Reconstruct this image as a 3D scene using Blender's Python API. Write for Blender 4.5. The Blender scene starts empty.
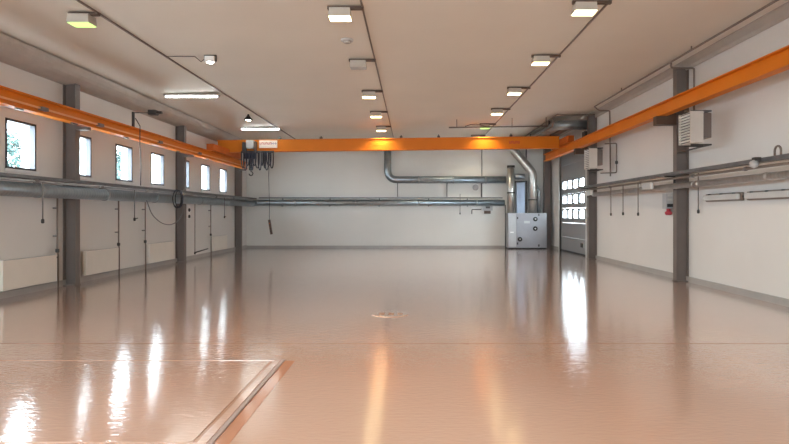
import bpy, bmesh, math, random
from mathutils import Vector, Matrix
random.seed(7)
PI = math.pi
COL = bpy.context.scene.collection
EYE = 1.6

# ------------------------------------------------------------------ room sizes (metres)
XL, XR, YB, YR = -7.70, 6.48, 26.6, -6.0       # left, right, back, rear
def ceil_z(x): return EYE + 3.36 + 0.0235 * (x + 1.22)   # the roof rises gently to the right

# ------------------------------------------------------------------ materials
def principled(name, col, rough=0.5, metal=0.0, var=0.06, vscale=3.0, bump=0.0, bscale=40.0, spec=0.5, stretch=None):
    m = bpy.data.materials.new(name); m.use_nodes = True
    nt = m.node_tree; b = nt.nodes['Principled BSDF']
    b.inputs['Roughness'].default_value = rough
    b.inputs['Metallic'].default_value = metal
    b.inputs['Specular IOR Level'].default_value = spec
    tc = nt.nodes.new('ShaderNodeTexCoord')
    n = nt.nodes.new('ShaderNodeTexNoise'); n.inputs['Scale'].default_value = vscale; n.inputs['Detail'].default_value = 4
    if stretch:
        mp = nt.nodes.new('ShaderNodeMapping'); mp.inputs['Scale'].default_value = stretch
        nt.links.new(tc.outputs['Object'], mp.inputs['Vector']); vec = mp.outputs['Vector']
    else:
        vec = tc.outputs['Object']
    nt.links.new(vec, n.inputs['Vector'])
    r = nt.nodes.new('ShaderNodeValToRGB')
    r.color_ramp.elements[0].position = 0.3; r.color_ramp.elements[1].position = 0.7
    r.color_ramp.elements[0].color = tuple(max(0, c * (1 - var)) for c in col) + (1,)
    r.color_ramp.elements[1].color = tuple(min(1, c * (1 + var)) for c in col) + (1,)
    nt.links.new(n.outputs['Fac'], r.inputs['Fac'])
    nt.links.new(r.outputs['Color'], b.inputs['Base Color'])
    if bump:
        n2 = nt.nodes.new('ShaderNodeTexNoise'); n2.inputs['Scale'].default_value = bscale; n2.inputs['Detail'].default_value = 3
        nt.links.new(vec, n2.inputs['Vector'])
        bp = nt.nodes.new('ShaderNodeBump'); bp.inputs['Strength'].default_value = bump; bp.inputs['Distance'].default_value = 0.01
        nt.links.new(n2.outputs['Fac'], bp.inputs['Height']); nt.links.new(bp.outputs['Normal'], b.inputs['Normal'])
    return m

def emitter(name, col, strength):
    m = bpy.data.materials.new(name); m.use_nodes = True
    nt = m.node_tree; nt.nodes.clear()
    e = nt.nodes.new('ShaderNodeEmission'); e.inputs[0].default_value = (*col, 1); e.inputs[1].default_value = strength
    o = nt.nodes.new('ShaderNodeOutputMaterial'); nt.links.new(e.outputs[0], o.inputs[0])
    return m

def glass_mat():
    m = bpy.data.materials.new('window_glass'); m.use_nodes = True
    nt = m.node_tree; nt.nodes.clear()
    t = nt.nodes.new('ShaderNodeBsdfTransparent'); t.inputs[0].default_value = (0.93, 0.97, 0.98, 1)
    g = nt.nodes.new('ShaderNodeBsdfGlossy'); g.inputs['Roughness'].default_value = 0.02
    mx = nt.nodes.new('ShaderNodeMixShader'); o = nt.nodes.new('ShaderNodeOutputMaterial')
    mx.inputs[0].default_value = 0.06; nt.links.new(t.outputs[0], mx.inputs[1]); nt.links.new(g.outputs[0], mx.inputs[2])
    nt.links.new(mx.outputs[0], o.inputs[0])
    return m

def duct_mat(name, axis, col=(0.31, 0.36, 0.39)):
    """galvanised spiral duct: fine seam rings along its axis"""
    m = principled(name, col, 0.32, 0.85, 0.12, 5.0)
    nt = m.node_tree; b = nt.nodes['Principled BSDF']
    tc = nt.nodes.new('ShaderNodeTexCoord')
    w = nt.nodes.new('ShaderNodeTexWave'); w.wave_type = 'BANDS'; w.bands_direction = axis
    w.inputs['Scale'].default_value = 3.2; w.inputs['Distortion'].default_value = 0.0
    nt.links.new(tc.outputs['Object'], w.inputs['Vector'])
    bp = nt.nodes.new('ShaderNodeBump'); bp.inputs['Strength'].default_value = 0.25; bp.inputs['Distance'].default_value = 0.01
    nt.links.new(w.outputs['Fac'], bp.inputs['Height']); nt.links.new(bp.outputs['Normal'], b.inputs['Normal'])
    return m

def floor_mat():
    m = principled('epoxy_floor', (0.50, 0.335, 0.27), 0.06, 0.0, 0.05, 0.35)
    nt = m.node_tree; b = nt.nodes['Principled BSDF']
    tc = nt.nodes.new('ShaderNodeTexCoord')
    mp = nt.nodes.new('ShaderNodeMapping'); mp.inputs['Scale'].default_value = (0.6, 1.6, 1)
    nt.links.new(tc.outputs['Object'], mp.inputs['Vector'])
    n1 = nt.nodes.new('ShaderNodeTexNoise'); n1.inputs['Scale'].default_value = 5.0; n1.inputs['Detail'].default_value = 3
    n2 = nt.nodes.new('ShaderNodeTexNoise'); n2.inputs['Scale'].default_value = 18.0; n2.inputs['Detail'].default_value = 3
    for n in (n1, n2): nt.links.new(mp.outputs['Vector'], n.inputs['Vector'])
    b1 = nt.nodes.new('ShaderNodeBump'); b1.inputs['Strength'].default_value = 0.025; b1.inputs['Distance'].default_value = 0.03
    b2 = nt.nodes.new('ShaderNodeBump'); b2.inputs['Strength'].default_value = 0.22; b2.inputs['Distance'].default_value = 0.01
    nt.links.new(n1.outputs['Fac'], b1.inputs['Height']); nt.links.new(n2.outputs['Fac'], b2.inputs['Height'])
    nt.links.new(b1.outputs['Normal'], b2.inputs['Normal']); nt.links.new(b2.outputs['Normal'], b.inputs['Normal'])
    b.inputs['Coat Weight'].default_value = 1.0; b.inputs['Coat Roughness'].default_value = 0.08; b.inputs['Coat IOR'].default_value = 1.5
    nt.links.new(b2.outputs['Normal'], b.inputs['Coat Normal'])
    # patchy sheen
    n3 = nt.nodes.new('ShaderNodeTexNoise'); n3.inputs['Scale'].default_value = 0.6; n3.inputs['Detail'].default_value = 5
    nt.links.new(tc.outputs['Object'], n3.inputs['Vector'])
    mr = nt.nodes.new('ShaderNodeMapRange'); mr.inputs['From Min'].default_value = 0.3; mr.inputs['From Max'].default_value = 0.7
    mr.inputs['To Min'].default_value = 0.09; mr.inputs['To Max'].default_value = 0.14
    nt.links.new(n3.outputs['Fac'], mr.inputs['Value']); nt.links.new(mr.outputs['Result'], b.inputs['Roughness'])
    return m

def panel_wall_mat(name, col, axis='Y', pitch=1.2):
    """painted sandwich panels with faint vertical seams"""
    m = principled(name, col, 0.45, 0.0, 0.03, 0.6)
    nt = m.node_tree; b = nt.nodes['Principled BSDF']
    tc = nt.nodes.new('ShaderNodeTexCoord'); sp = nt.nodes.new('ShaderNodeSeparateXYZ')
    nt.links.new(tc.outputs['Object'], sp.inputs[0])
    dv = nt.nodes.new('ShaderNodeMath'); dv.operation = 'DIVIDE'; dv.inputs[1].default_value = pitch
    nt.links.new(sp.outputs[axis], dv.inputs[0])
    fr = nt.nodes.new('ShaderNodeMath'); fr.operation = 'FRACT'; nt.links.new(dv.outputs[0], fr.inputs[0])
    cp = nt.nodes.new('ShaderNodeMath'); cp.operation = 'LESS_THAN'; cp.inputs[1].default_value = 0.008
    nt.links.new(fr.outputs[0], cp.inputs[0])
    bp = nt.nodes.new('ShaderNodeBump'); bp.invert = True; bp.inputs['Strength'].default_value = 0.4; bp.inputs['Distance'].default_value = 0.004
    nt.links.new(cp.outputs[0], bp.inputs['Height']); nt.links.new(bp.outputs['Normal'], b.inputs['Normal'])
    return m

M = dict(
    floor=floor_mat(),
    peach=principled('pale_orange_strip', (0.85, 0.42, 0.16), 0.5),
    pitband=principled('pit_border_brown', (0.40, 0.20, 0.13), 0.12),
    rail=principled('pit_rail', (0.30, 0.23, 0.22), 0.35),
    housing=principled('lamp_housing', (0.50, 0.45, 0.39), 0.6),
    joint=principled('floor_joint_filler', (0.33, 0.19, 0.13), 0.15),
    ceil=principled('ceiling_paint', (0.72, 0.68, 0.60), 0.6, 0, 0.03, 0.5),
    wallL=panel_wall_mat('wall_panel_white', (0.73, 0.71, 0.68), 'Y'),
    wallB=panel_wall_mat('wall_panel_white_back', (0.74, 0.73, 0.69), 'X'),
    base=principled('baseboard_grey', (0.40, 0.38, 0.36), 0.4),
    trim=principled('cove_sheet', (0.44, 0.40, 0.36), 0.5),
    column=principled('column_brown_grey', (0.165, 0.135, 0.12), 0.45),
    orange=principled('crane_orange', (0.72, 0.20, 0.006), 0.5, 0, 0.06, 1.2, spec=0.3),
    orange2=principled('crane_red_orange', (0.55, 0.115, 0.012), 0.5, spec=0.3),
    frame=principled('window_frame_dark', (0.045, 0.045, 0.055), 0.4),
    sill=principled('sill_white', (0.75, 0.75, 0.75), 0.4),
    glass=glass_mat(),
    door=principled('door_panel_grey', (0.25, 0.26, 0.265), 0.4, 0, 0.03),
    doorseam=principled('door_seam', (0.12, 0.12, 0.12), 0.5),
    galvY=duct_mat('spiral_duct_lengthwise', 'Y'), galvX=duct_mat('spiral_duct_crosswise', 'X'), galvZ=duct_mat('spiral_duct_upright', 'Z', (0.55, 0.54, 0.51)),
    galv=principled('galvanised_sheet', (0.36, 0.38, 0.39), 0.38, 0.7, 0.12, 4),
    tray=principled('cable_tray_steel', (0.17, 0.17, 0.175), 0.4, 0.6, 0.15, 6),
    dark=principled('dark_metal', (0.05, 0.046, 0.044), 0.45),
    brown=principled('brown_steel', (0.10, 0.06, 0.04), 0.5),
    pipe=principled('dark_pipe', (0.18, 0.14, 0.115), 0.4),
    pipeg=principled('grey_pipe', (0.20, 0.19, 0.19), 0.4, 0.3),
    black=principled('black_rubber', (0.018, 0.018, 0.02), 0.5),
    navy=principled('blue_black_cable', (0.02, 0.025, 0.05), 0.45),
    white=principled('white_enamel', (0.80, 0.79, 0.76), 0.35),
    cream=principled('radiator_cream', (0.78, 0.73, 0.66), 0.35, 0, 0.02),
    grey=principled('machine_grey', (0.30, 0.30, 0.32), 0.4, 0.1, 0.04),
    greyl=principled('machine_light_grey', (0.46, 0.46, 0.46), 0.4, 0.1, 0.05),
    bluep=principled('blue_grey_panel', (0.30, 0.36, 0.46), 0.35, 0.2),
    heater=principled('heater_beige', (0.62, 0.58, 0.53), 0.4),
    red=principled('red_plastic', (0.42, 0.03, 0.05), 0.4),
    redpaint=principled('red_lettering', (0.50, 0.03, 0.03), 0.5),
    purple=principled('violet_lettering', (0.16, 0.08, 0.22), 0.5),
    plate=principled('pale_sign_plate', (0.85, 0.72, 0.62), 0.45),
    diff=principled('grey_diffuser', (0.62, 0.61, 0.58), 0.25, 0, 0.05),
    lensoff=principled('unlit_lens', (0.45, 0.43, 0.40), 0.2),
    warm=emitter('lamp_lens_warm', (1.0, 0.76, 0.38), 9),
    warmg=emitter('lamp_lens_greenish', (0.55, 1.0, 0.24), 0.8),
    tube=emitter('fluorescent_tube', (0.92, 1.0, 0.98), 13),
    spotlens=emitter('flood_lens', (1.0, 0.95, 0.82), 22),
    leaf=principled('leaves', (0.017, 0.046, 0.040), 0.6, 0, 0.5, 2.5),
    bark=principled('bark', (0.16, 0.13, 0.11), 0.8),
    ground=principled('yard_gravel', (0.45, 0.45, 0.45), 0.9, 0, 0.15, 1.0),
)

M['galvP'] = duct_mat('slim_duct_lengthwise', 'Y', (0.46, 0.43, 0.41))

# ------------------------------------------------------------------ mesh building
def origin(o):
    v = Vector((0, 0, 0))
    while o is not None:
        v += o.location; o = o.parent
    return v

class MB:
    """collects shapes in world coordinates; build() links them as ONE mesh object"""
    def __init__(self): self.bm = bmesh.new()
    def box(self, x0, x1, y0, y1, z0, z1, bev=0.0):
        r = bmesh.ops.create_cube(self.bm, size=1.0)
        vs = r['verts']
        for v in vs:
            v.co = Vector(((x0 + x1) / 2 + v.co.x * (x1 - x0), (y0 + y1) / 2 + v.co.y * (y1 - y0), (z0 + z1) / 2 + v.co.z * (z1 - z0)))
        if bev:
            es = list({e for v in vs for e in v.link_edges})
            bmesh.ops.bevel(self.bm, geom=es, offset=bev, segments=2, profile=0.7, affect='EDGES')
        return self
    def bar(self, a, b, w, h, up=(0, 0, 1)):
        a, b = Vector(a), Vector(b); d = (b - a); L = d.length; d.normalize()
        u = Vector(up)
        if abs(d.dot(u)) > 0.95: u = Vector((1, 0, 0))
        s = d.cross(u).normalized(); u = s.cross(d).normalized()
        mat = Matrix((s, d, u)).transposed().to_4x4(); mat.translation = (a + b) / 2
        r = bmesh.ops.create_cube(self.bm, size=1.0)
        for v in r['verts']:
            v.co = mat @ Vector((v.co.x * w, v.co.y * L, v.co.z * h))
        return self
    def tube(self, pts, r, seg=12, fillet=0.0, closed=False):
        pts = [Vector(p) for p in pts]
        if fillet and len(pts) > 2: pts = fillet_path(pts, fillet)
        n = len(pts); rings = []
        t0 = (pts[1] - pts[0]).normalized()
        u = Vector((0, 0, 1)) if abs(t0.z) < 0.9 else Vector((1, 0, 0))
        u = (u - t0 * u.dot(t0)).normalized()
        for i, p in enumerate(pts):
            if closed: t = (pts[(i + 1) % n] - pts[i - 1]).normalized()
            elif i == 0: t = t0
            elif i == n - 1: t = (pts[-1] - pts[-2]).normalized()
            else:
                t = ((pts[i + 1] - p).normalized() + (p - pts[i - 1]).normalized())
                t = t.normalized() if t.length > 1e-6 else (pts[i + 1] - p).normalized()
            u = (u - t * u.dot(t)).normalized(); w = t.cross(u)
            rr = r[i] if isinstance(r, (list, tuple)) else r
            rings.append([self.bm.verts.new(p + (u * math.cos(a) + w * math.sin(a)) * rr) for a in [2 * PI * k / seg for k in range(seg)]])
        m = n if closed else n - 1
        for i in range(m):
            A, B = rings[i], rings[(i + 1) % n]
            for k in range(seg):
                f = self.bm.faces.new((A[k], A[(k + 1) % seg], B[(k + 1) % seg], B[k])); f.smooth = True
        if not closed:
            self.bm.faces.new(list(reversed(rings[0]))); self.bm.faces.new(rings[-1])
        return self
    def cyl(self, a, b, r, seg=20): return self.tube([a, b], r, seg)
    def prism(self, prof, y0, y1):
        """profile [(x, z), ...] extruded along y"""
        A = [self.bm.verts.new((x, y0, z)) for x, z in prof]; B = [self.bm.verts.new((x, y1, z)) for x, z in prof]
        n = len(prof)
        for i in range(n): self.bm.faces.new((A[i], A[(i + 1) % n], B[(i + 1) % n], B[i]))
        self.bm.faces.new(list(reversed(A))); self.bm.faces.new(B)
        return self
    def frustum(self, c, w0, d0, z0, w1, d1, z1):
        x, y = c
        lo = [self.bm.verts.new((x + sx * w0 / 2, y + sy * d0 / 2, z0)) for sx, sy in ((-1, -1), (1, -1), (1, 1), (-1, 1))]
        hi = [self.bm.verts.new((x + sx * w1 / 2, y + sy * d1 / 2, z1)) for sx, sy in ((-1, -1), (1, -1), (1, 1), (-1, 1))]
        for i in range(4): self.bm.faces.new((lo[i], lo[(i + 1) % 4], hi[(i + 1) % 4], hi[i]))
        self.bm.faces.new(list(reversed(lo))); self.bm.faces.new(hi)
        return self
    def lathe(self, c, prof, axis=(0, 0, 1), seg=24):
        """profile [(radius, distance along axis), ...]"""
        c = Vector(c); ax = Vector(axis).normalized()
        u = Vector((1, 0, 0)) if abs(ax.x) < 0.9 else Vector((0, 1, 0)); u = (u - ax * u.dot(ax)).normalized(); w = ax.cross(u)
        rings = [[self.bm.verts.new(c + ax * h + (u * math.cos(2 * PI * k / seg) + w * math.sin(2 * PI * k / seg)) * max(r, 1e-4)) for k in range(seg)] for r, h in prof]
        for A, B in zip(rings, rings[1:]):
            for k in range(seg):
                f = self.bm.faces.new((A[k], A[(k + 1) % seg], B[(k + 1) % seg], B[k])); f.smooth = True
        self.bm.faces.new(list(reversed(rings[0]))); self.bm.faces.new(rings[-1])
        return self
    def build(self, name, mat, parent=None, base=None):
        bmesh.ops.recalc_face_normals(self.bm, faces=self.bm.faces)
        off = origin(parent) if parent is not None else (Vector(base) if base is not None else Vector((0, 0, 0)))
        for v in self.bm.verts: v.co -= off
        me = bpy.data.meshes.new(name); self.bm.to_mesh(me); self.bm.free()
        me.materials.append(mat)
        o = bpy.data.objects.new(name, me); COL.objects.link(o)
        if parent is not None: o.parent = parent
        elif base is not None: o.location = off
        return o

def fillet_path(pts, rad, n=6):
    out = [pts[0]]
    for i in range(1, len(pts) - 1):
        p, a, b = pts[i], pts[i - 1], pts[i + 1]
        d1, d2 = (a - p), (b - p)
        r = min(rad, d1.length * 0.45, d2.length * 0.45)
        d1.normalize(); d2.normalize()
        s, e = p + d1 * r, p + d2 * r
        for k in range(n + 1):
            t = k / n
            out.append(s * (1 - t) ** 2 + p * 2 * t * (1 - t) + e * t * t)
    out.append(pts[-1])
    return out

def tag(o, label=None, cat=None, group=None, kind=None):
    if label: o['label'] = label
    if cat: o['category'] = cat
    if group: o['group'] = group
    if kind: o['kind'] = kind
    return o
def thing(name, loc, label, cat, group=None):
    o = bpy.data.objects.new(name, None); COL.objects.link(o); o.location = loc; o.empty_display_size = 0.2
    return tag(o, label, cat, group)
def struct(name, mb, mat, base=None): return tag(mb.build(name, mat, None, base), kind='structure')
def copy_tree(o, parent=None):
    c = o.copy(); COL.objects.link(c); c.parent = parent
    for ch in list(o.children): copy_tree(ch, c)
    return c

# ================================================================== THE SETTING
struct('floor', MB().box(XL - 0.3, XR + 0.3, YR - 0.3, YB + 0.3, -0.2, 0), M['floor'])
cz0, cz1 = ceil_z(XL - 0.3), ceil_z(XR + 0.3)
struct('ceiling', MB().prism([(XL - 0.3, cz0), (XR + 0.3, cz1), (XR + 0.3, cz1 + 0.3), (XL - 0.3, cz0 + 0.3)], YR - 0.3, YB + 0.3), M['ceil'])
struct('wall_back', MB().box(XL - 0.3, XR + 0.3, YB, YB + 0.3, 0, 5.6), M['wallB'])
ADDED_REAR_WINDOWS = [(-6.2, -3.0), (-1.9, 1.3)]; RZ0, RZ1 = 0.9, 3.1  # added window openings in the unseen rear wall, for extra daylight
m = MB().box(XL - 0.3, XR + 0.3, YR - 0.3, YR, 0, RZ0).box(XL - 0.3, XR + 0.3, YR - 0.3, YR, RZ1, 5.6)
e = [XL - 0.3] + [v for r in ADDED_REAR_WINDOWS for v in r] + [XR + 0.3]
for a, b in zip(e[0::2], e[1::2]): m.box(a, b, YR - 0.3, YR, RZ0, RZ1)
struct('wall_rear', m, M['wallB'])
for i, (a, b) in enumerate(ADDED_REAR_WINDOWS):
    f = MB()
    for k in range(4):
        x = a + (b - a - 0.06) * k / 3
        f.box(x, x + 0.06, YR - 0.12, YR + 0.01, RZ0, RZ1)
    f.box(a, b, YR - 0.12, YR + 0.01, RZ0, RZ0 + 0.06).box(a, b, YR - 0.12, YR + 0.01, RZ1 - 0.06, RZ1)
    w = struct('window_%d' % (16 + i), f, M['frame'], (a, YR, RZ0))
    MB().box(a + 0.06, b - 0.06, YR - 0.06, YR - 0.05, RZ0 + 0.06, RZ1 - 0.06).build('pane', M['glass'], w)

# left wall with its row of windows
WIN_Z0, WIN_Z1, WIN_W = 2.46, 3.42, 0.88
win_y = [11.24 + 2.013 * k for k in range(-8, 7)]  # row carried on out of view towards the rear, to bring in more daylight
m = MB()
m.box(XL - 0.3, XL, YR, YB, 0, WIN_Z0); m.box(XL - 0.3, XL, YR, YB, WIN_Z1, 5.6)
edges = [YR] + [v for y in win_y for v in (y - WIN_W / 2, y + WIN_W / 2)] + [YB]
for a, b in zip(edges[0::2], edges[1::2]): m.box(XL - 0.3, XL, a, b, WIN_Z0, WIN_Z1)
struct('wall_left', m, M['wallL'])
for i, y in enumerate(win_y):
    a, b = y - WIN_W / 2, y + WIN_W / 2
    fx0, fx1, t = XL - 0.10, XL + 0.012, 0.045
    f = MB().box(fx0, fx1, a, a + t, WIN_Z0, WIN_Z1).box(fx0, fx1, b - t, b, WIN_Z0, WIN_Z1)
    f.box(fx0, fx1, a, b, WIN_Z0, WIN_Z0 + t).box(fx0, fx1, a, b, WIN_Z1 - t, WIN_Z1)
    w = struct('window_%d' % (i + 1), f, M['frame'], (XL, y, WIN_Z0))
    MB().box(XL - 0.06, XL - 0.05, a + t, b - t, WIN_Z0 + t, WIN_Z1 - t).build('pane', M['glass'], w)
    MB().box(XL - 0.01, XL + 0.05, a - 0.03, b + 0.03, WIN_Z0 - 0.05, WIN_Z0 - 0.001, 0.005).build('window_sill', M['sill'], w)

# right wall with the sectional door
DY0, DY1, DZ = 21.15, 24.95, 4.25
m = MB().box(XR, XR + 0.3, YR, DY0, 0, 5.6).box(XR, XR + 0.3, DY1, YB, 0, 5.6).box(XR, XR + 0.3, DY0, DY1, DZ, 5.6)
struct('wall_right', m, M['wallL'])
d = tag(bpy.data.objects.new('door_1', None), kind='structure'); COL.objects.link(d); d.location = (XR + 0.1, (DY0 + DY1) / 2, 0)
pane_y = [24.11, 23.30, 22.46, 21.62]; pw, ph = 0.56, 0.33
sec = 0.607
for s in range(7):
    z0 = s * sec + 0.004; z1 = (s + 1) * sec - 0.004
    p = MB()
    if s in (2, 3, 4):
        zc = (z0 + z1) / 2 + 0.06
        p.box(XR + 0.06, XR + 0.12, DY0, DY1, z0, zc - ph / 2).box(XR + 0.06, XR + 0.12, DY0, DY1, zc + ph / 2, z1)
        e = [DY0] + [v for y in sorted(pane_y) for v in (y, y + pw)] + [DY1]
        for a, b in zip(e[0::2], e[1::2]): p.box(XR + 0.06, XR + 0.12, a, b, zc - ph / 2, zc + ph / 2)
    else:
        p.box(XR + 0.06, XR + 0.12, DY0, DY1, z0, z1)
    po = p.build('door_panel', M['door'], d)
    if s in (2, 3, 4):
        for y in pane_y:
            MB().box(XR + 0.085, XR + 0.095, y, y + pw, zc - ph / 2, zc + ph / 2).build('pane', M['glass'], po)
m = MB().box(XR - 0.02, XR + 0.14, DY0 - 0.09, DY0, 0, DZ + 0.09).box(XR - 0.02, XR + 0.14, DY1, DY1 + 0.09, 0, DZ + 0.09).box(XR - 0.02, XR + 0.14, DY0, DY1, DZ, DZ + 0.09)
m.build('door_frame', M['white'], d)
MB().box(XR + 0.02, XR + 0.06, 21.75, 21.95, 0.30, 0.46, 0.01).build('door_handle', M['black'], d)
MB().box(XR + 0.045, XR + 0.06, DY0, DY1, 0.0, 0.05).build('door_seal', M['black'], d)

# baseboards
struct('baseboard_left', MB().box(XL, XL + 0.03, YR, YB, 0, 0.13), M['base'])
struct('baseboard_right', MB().box(XR - 0.03, XR, YR, DY0 - 0.09, 0, 0.13).box(XR - 0.03, XR, DY1 + 0.09, YB, 0, 0.13), M['base'])
struct('baseboard_back', MB().box(XL + 0.03, XR - 0.03, YB - 0.03, YB, 0, 0.10), M['base'])
# sheet-metal coves along the two roof edges
zl = ceil_z(XL)
prof = [(XL, EYE + 2.84)]
for k in range(9):
    a = PI / 2 * k / 8
    prof.append((XL + 0.03 + 0.44 * math.sin(a) ** 1.3, EYE + 2.86 + 0.33 * (1 - math.cos(a)) ** 1.3))
prof += [(XL + 0.47, zl - 0.035), (XL + 0.36, zl - 0.035), (XL + 0.36, zl + 0.02), (XL, zl + 0.02)]
struct('trim_1', MB().prism(prof, YR, YB), M['trim'])
zr = ceil_z(XR)
struct('trim_2', MB().prism([(XR, EYE + 3.36), (XR - 0.03, EYE + 3.36), (XR - 0.06, EYE + 3.42), (XR - 0.20, zr - 0.03), (XR - 0.20, zr + 0.02), (XR, zr + 0.02)], YR, YB), M['trim'])

# steel columns (H sections) standing against the long walls
def column(xw, xin, y0, ztop, n):
    s = 1 if xin > xw else -1
    t = 0.016; w = 0.18
    m = MB()
    m.box(min(xin, xin - s * t), max(xin, xin - s * t), y0, y0 + w, 0, ztop)
    m.box(min(xw, xw + s * t), max(xw, xw + s * t), y0, y0 + w, 0, ztop)
    m.box(min(xw, xin) + t, max(xw, xin) - t, y0 + w / 2 - 0.005, y0 + w / 2 + 0.005, 0, ztop)
    m.box(min(xw, xin) - 0.0, max(xw, xin) + 0.0, y0 - 0.03, y0 + w + 0.03, 0, 0.02)
    return struct('column', m, M['column'], (xw, y0, 0))
for y in (0.38, 6.48, 12.58, 18.60, 24.80): column(XL + 0.001, XL + 0.28, y, EYE + 2.87, 0)
for y in (0.1, 6.70, 13.31, 19.91): column(XR - 0.001, XR - 0.29, y, EYE + 3.42, 0)
struct('column', MB().box(6.14, 6.44, 26.30, 26.58, 0, 5.0), M['column'], (6.3, 26.4, 0))

# floor joint across the whole hall
struct('floor_joint', MB().box(XL + 0.03, XR - 0.03, 7.00, 7.014, 0, 0.0015), M['joint'])

# ------------------------------------------------------------------ outside: yard, trees
struct('ground', MB().box(-90, -8.0, -40, 120, -0.3, -0.12).box(6.8, 70, -40, 120, -0.3, -0.12), M['ground'])
def tree(x, y, h, cr, label, seed):
    rnd = random.Random(seed)
    t = thing('birch_tree', (x, y, -0.12), label, 'tree', 'trees in the yard beyond the windows')
    tr = MB().tube([(x, y, -0.12), (x + 0.1, y, h * 0.4), (x - 0.05, y + 0.1, h * 0.93)], [0.14, 0.10, 0.02], 8)
    for k in range(9):
        a = rnd.uniform(0, 2 * PI); z = h * rnd.uniform(0.35, 0.8); L = cr * rnd.uniform(0.5, 0.9)
        tr.tube([(x, y, z), (x + L * math.cos(a), y + L * math.sin(a), z + L * 0.6)], [0.045, 0.01], 5)
    tr.build('trunk', M['bark'], t)
    lf = MB()
    for c in range(36):
        a = rnd.uniform(0, 2 * PI); q = rnd.random() ** 0.5; zz = h * rnd.uniform(0.36, 0.97)
        wid = cr * (1.0 - abs(zz / h - 0.6) * 1.7)
        cx, cy = x + q * wid * math.cos(a), y + q * wid * math.sin(a)
        for k in range(60):
            p = Vector((cx + rnd.gauss(0, 0.28), cy + rnd.gauss(0, 0.28), zz + rnd.gauss(0, 0.25)))
            u = Vector((rnd.gauss(0, 1), rnd.gauss(0, 1), rnd.gauss(0, 1))).normalized() * 0.13
            w = u.orthogonal().normalized() * 0.08
            vs = [lf.bm.verts.new(p + v) for v in (-u, w, u, -w)]
            lf.bm.faces.new(vs)
    lf.build('foliage', M['leaf'], t)
tree(-22.0, 31.6, 6.3, 1.9, 'leafy tree in the yard seen through the nearest window on the left', 1)
tree(-22.2, 37.6, 7.2, 1.4, 'leafy tree in the yard seen through the window right beside the nearest steel column', 2)
tree(-22.5, 43.4, 6.8, 1.7, 'leafy tree in the yard seen through the third window from the left', 3)
tree(-24.0, 55.5, 5.3, 1.8, 'low leafy tree in the yard at the bottom of the fourth window from the left', 4)

# ================================================================== CRANE
# ---- runway beams
def runway(x, zt, zb, y0, y1, label, cols, s):
    t = thing('crane_runway_beam', (x, (y0 + y1) / 2, zb), label, 'crane rail', 'crane runway beams')
    fw, ft = 0.20, 0.022
    b = MB().box(x - fw / 2, x + fw / 2, y0, y1, zb, zb + ft).box(x - fw / 2, x + fw / 2, y0, y1, zt - ft, zt).box(x - 0.008, x + 0.008, y0, y1, zb, zt)
    b.box(x - 0.025, x + 0.025, y0, y1, zt, zt + 0.03)
    b.build('beam', M['orange'], t)
    return t
RLX, RLT, RLB = -7.20, EYE + 2.21, EYE + 1.92
RRX, RRT, RRB = 5.86, EYE + 2.575, EYE + 2.275
rl = runway(RLX, RLT, RLB, -5.5, 24.7, 'long orange crane runway beam above the windows on the left wall', None, 1)
rr = runway(RRX, RRT, RRB, -5.5, 24.9, 'long orange crane runway beam high along the right wall', None, -1)
for y in (0.47, 6.57, 12.67, 18.69, 24.5):
    MB().box(-7.42, -7.16, y - 0.08, y + 0.06, RLB - 0.07, RLB - 0.001).box(-7.42, -7.31, y - 0.07, y + 0.07, RLB, RLT - 0.03).build('bracket', M['column'], rl)
for y in (0.19, 6.79, 13.40, 20.00):
    MB().box(5.72, 6.19, y - 0.09, y + 0.09, RRB - 0.20, RRB - 0.001).box(5.97, 6.19, y - 0.07, y + 0.07, RRB, RRT - 0.03).build('bracket', M['brown'], rr)
# pale orange strip just above the lower flange of the left beam, with its joint boxes
c = MB().box(RLX + 0.075, RLX + 0.105, -5.4, 24.6, RLB + 0.085, RLB + 0.115).build('pale_strip', M['peach'], rl)
for y in (10.9, 12.9, 16.0, 19.0):
    MB().box(RLX + 0.06, RLX + 0.14, y, y + 0.2, RLB + 0.06, RLB + 0.13, 0.006).build('joint_box', M['pipe'], rl)
for y in (10.3, 12.0, 14.2, 17.4, 19.9):
    MB().box(RLX + 0.02, RLX + 0.06, y, y + 0.2, RLB - 0.03, RLB - 0.001).build('hanger_clip', M['pipe'], rl)

# ---- travelling bridge girder
GY, GZ0, GZ1 = 22.15, EYE + 2.46, EYE + 2.925
TILT = 0.012   # the girder climbs slightly to the right-hand runway, which is higher
def tilt(o):
    for v in o.data.vertices: v.co.z += TILT * v.co.x
    return o
br = thing('bridge_crane', (0, GY, GZ0), 'orange bridge crane girder spanning the whole hall below the ceiling', 'crane')
g = MB().box(-7.52, 5.73, GY - 0.13, GY + 0.13, GZ0, GZ0 + 0.03).box(-7.52, 5.73, GY - 0.13, GY + 0.13, GZ1 - 0.03, GZ1)
g.box(-7.50, 5.72, GY - 0.09, GY + 0.09, GZ0 + 0.02, GZ1 - 0.02)
tilt(g.build('girder', M['orange'], br))
MB().box(-7.31, -7.05, 20.3, 23.6, RLT + 0.032, RLT + 0.28, 0.02).build('end_carriage', M['orange2'], br)
MB().box(5.735, 5.98, 20.95, 23.4, RRT + 0.032, RRT + 0.30, 0.02).build('end_carriage', M['orange2'], br)
for x in (-5.1, -3.5, -0.4, 1.05, 3.85):
    MB().box(x - 0.05, x + 0.05, GY - 0.13, GY - 0.02, GZ1, GZ1 + 0.07).box(x - 0.02, x + 0.02, GY - 0.10, GY - 0.06, GZ1 + 0.06, GZ1 + 0.12).build('cable_clamp', M['dark'], br).location.z = TILT * x
GZ0 -= 0.068; GZ1 -= 0.068
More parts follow.
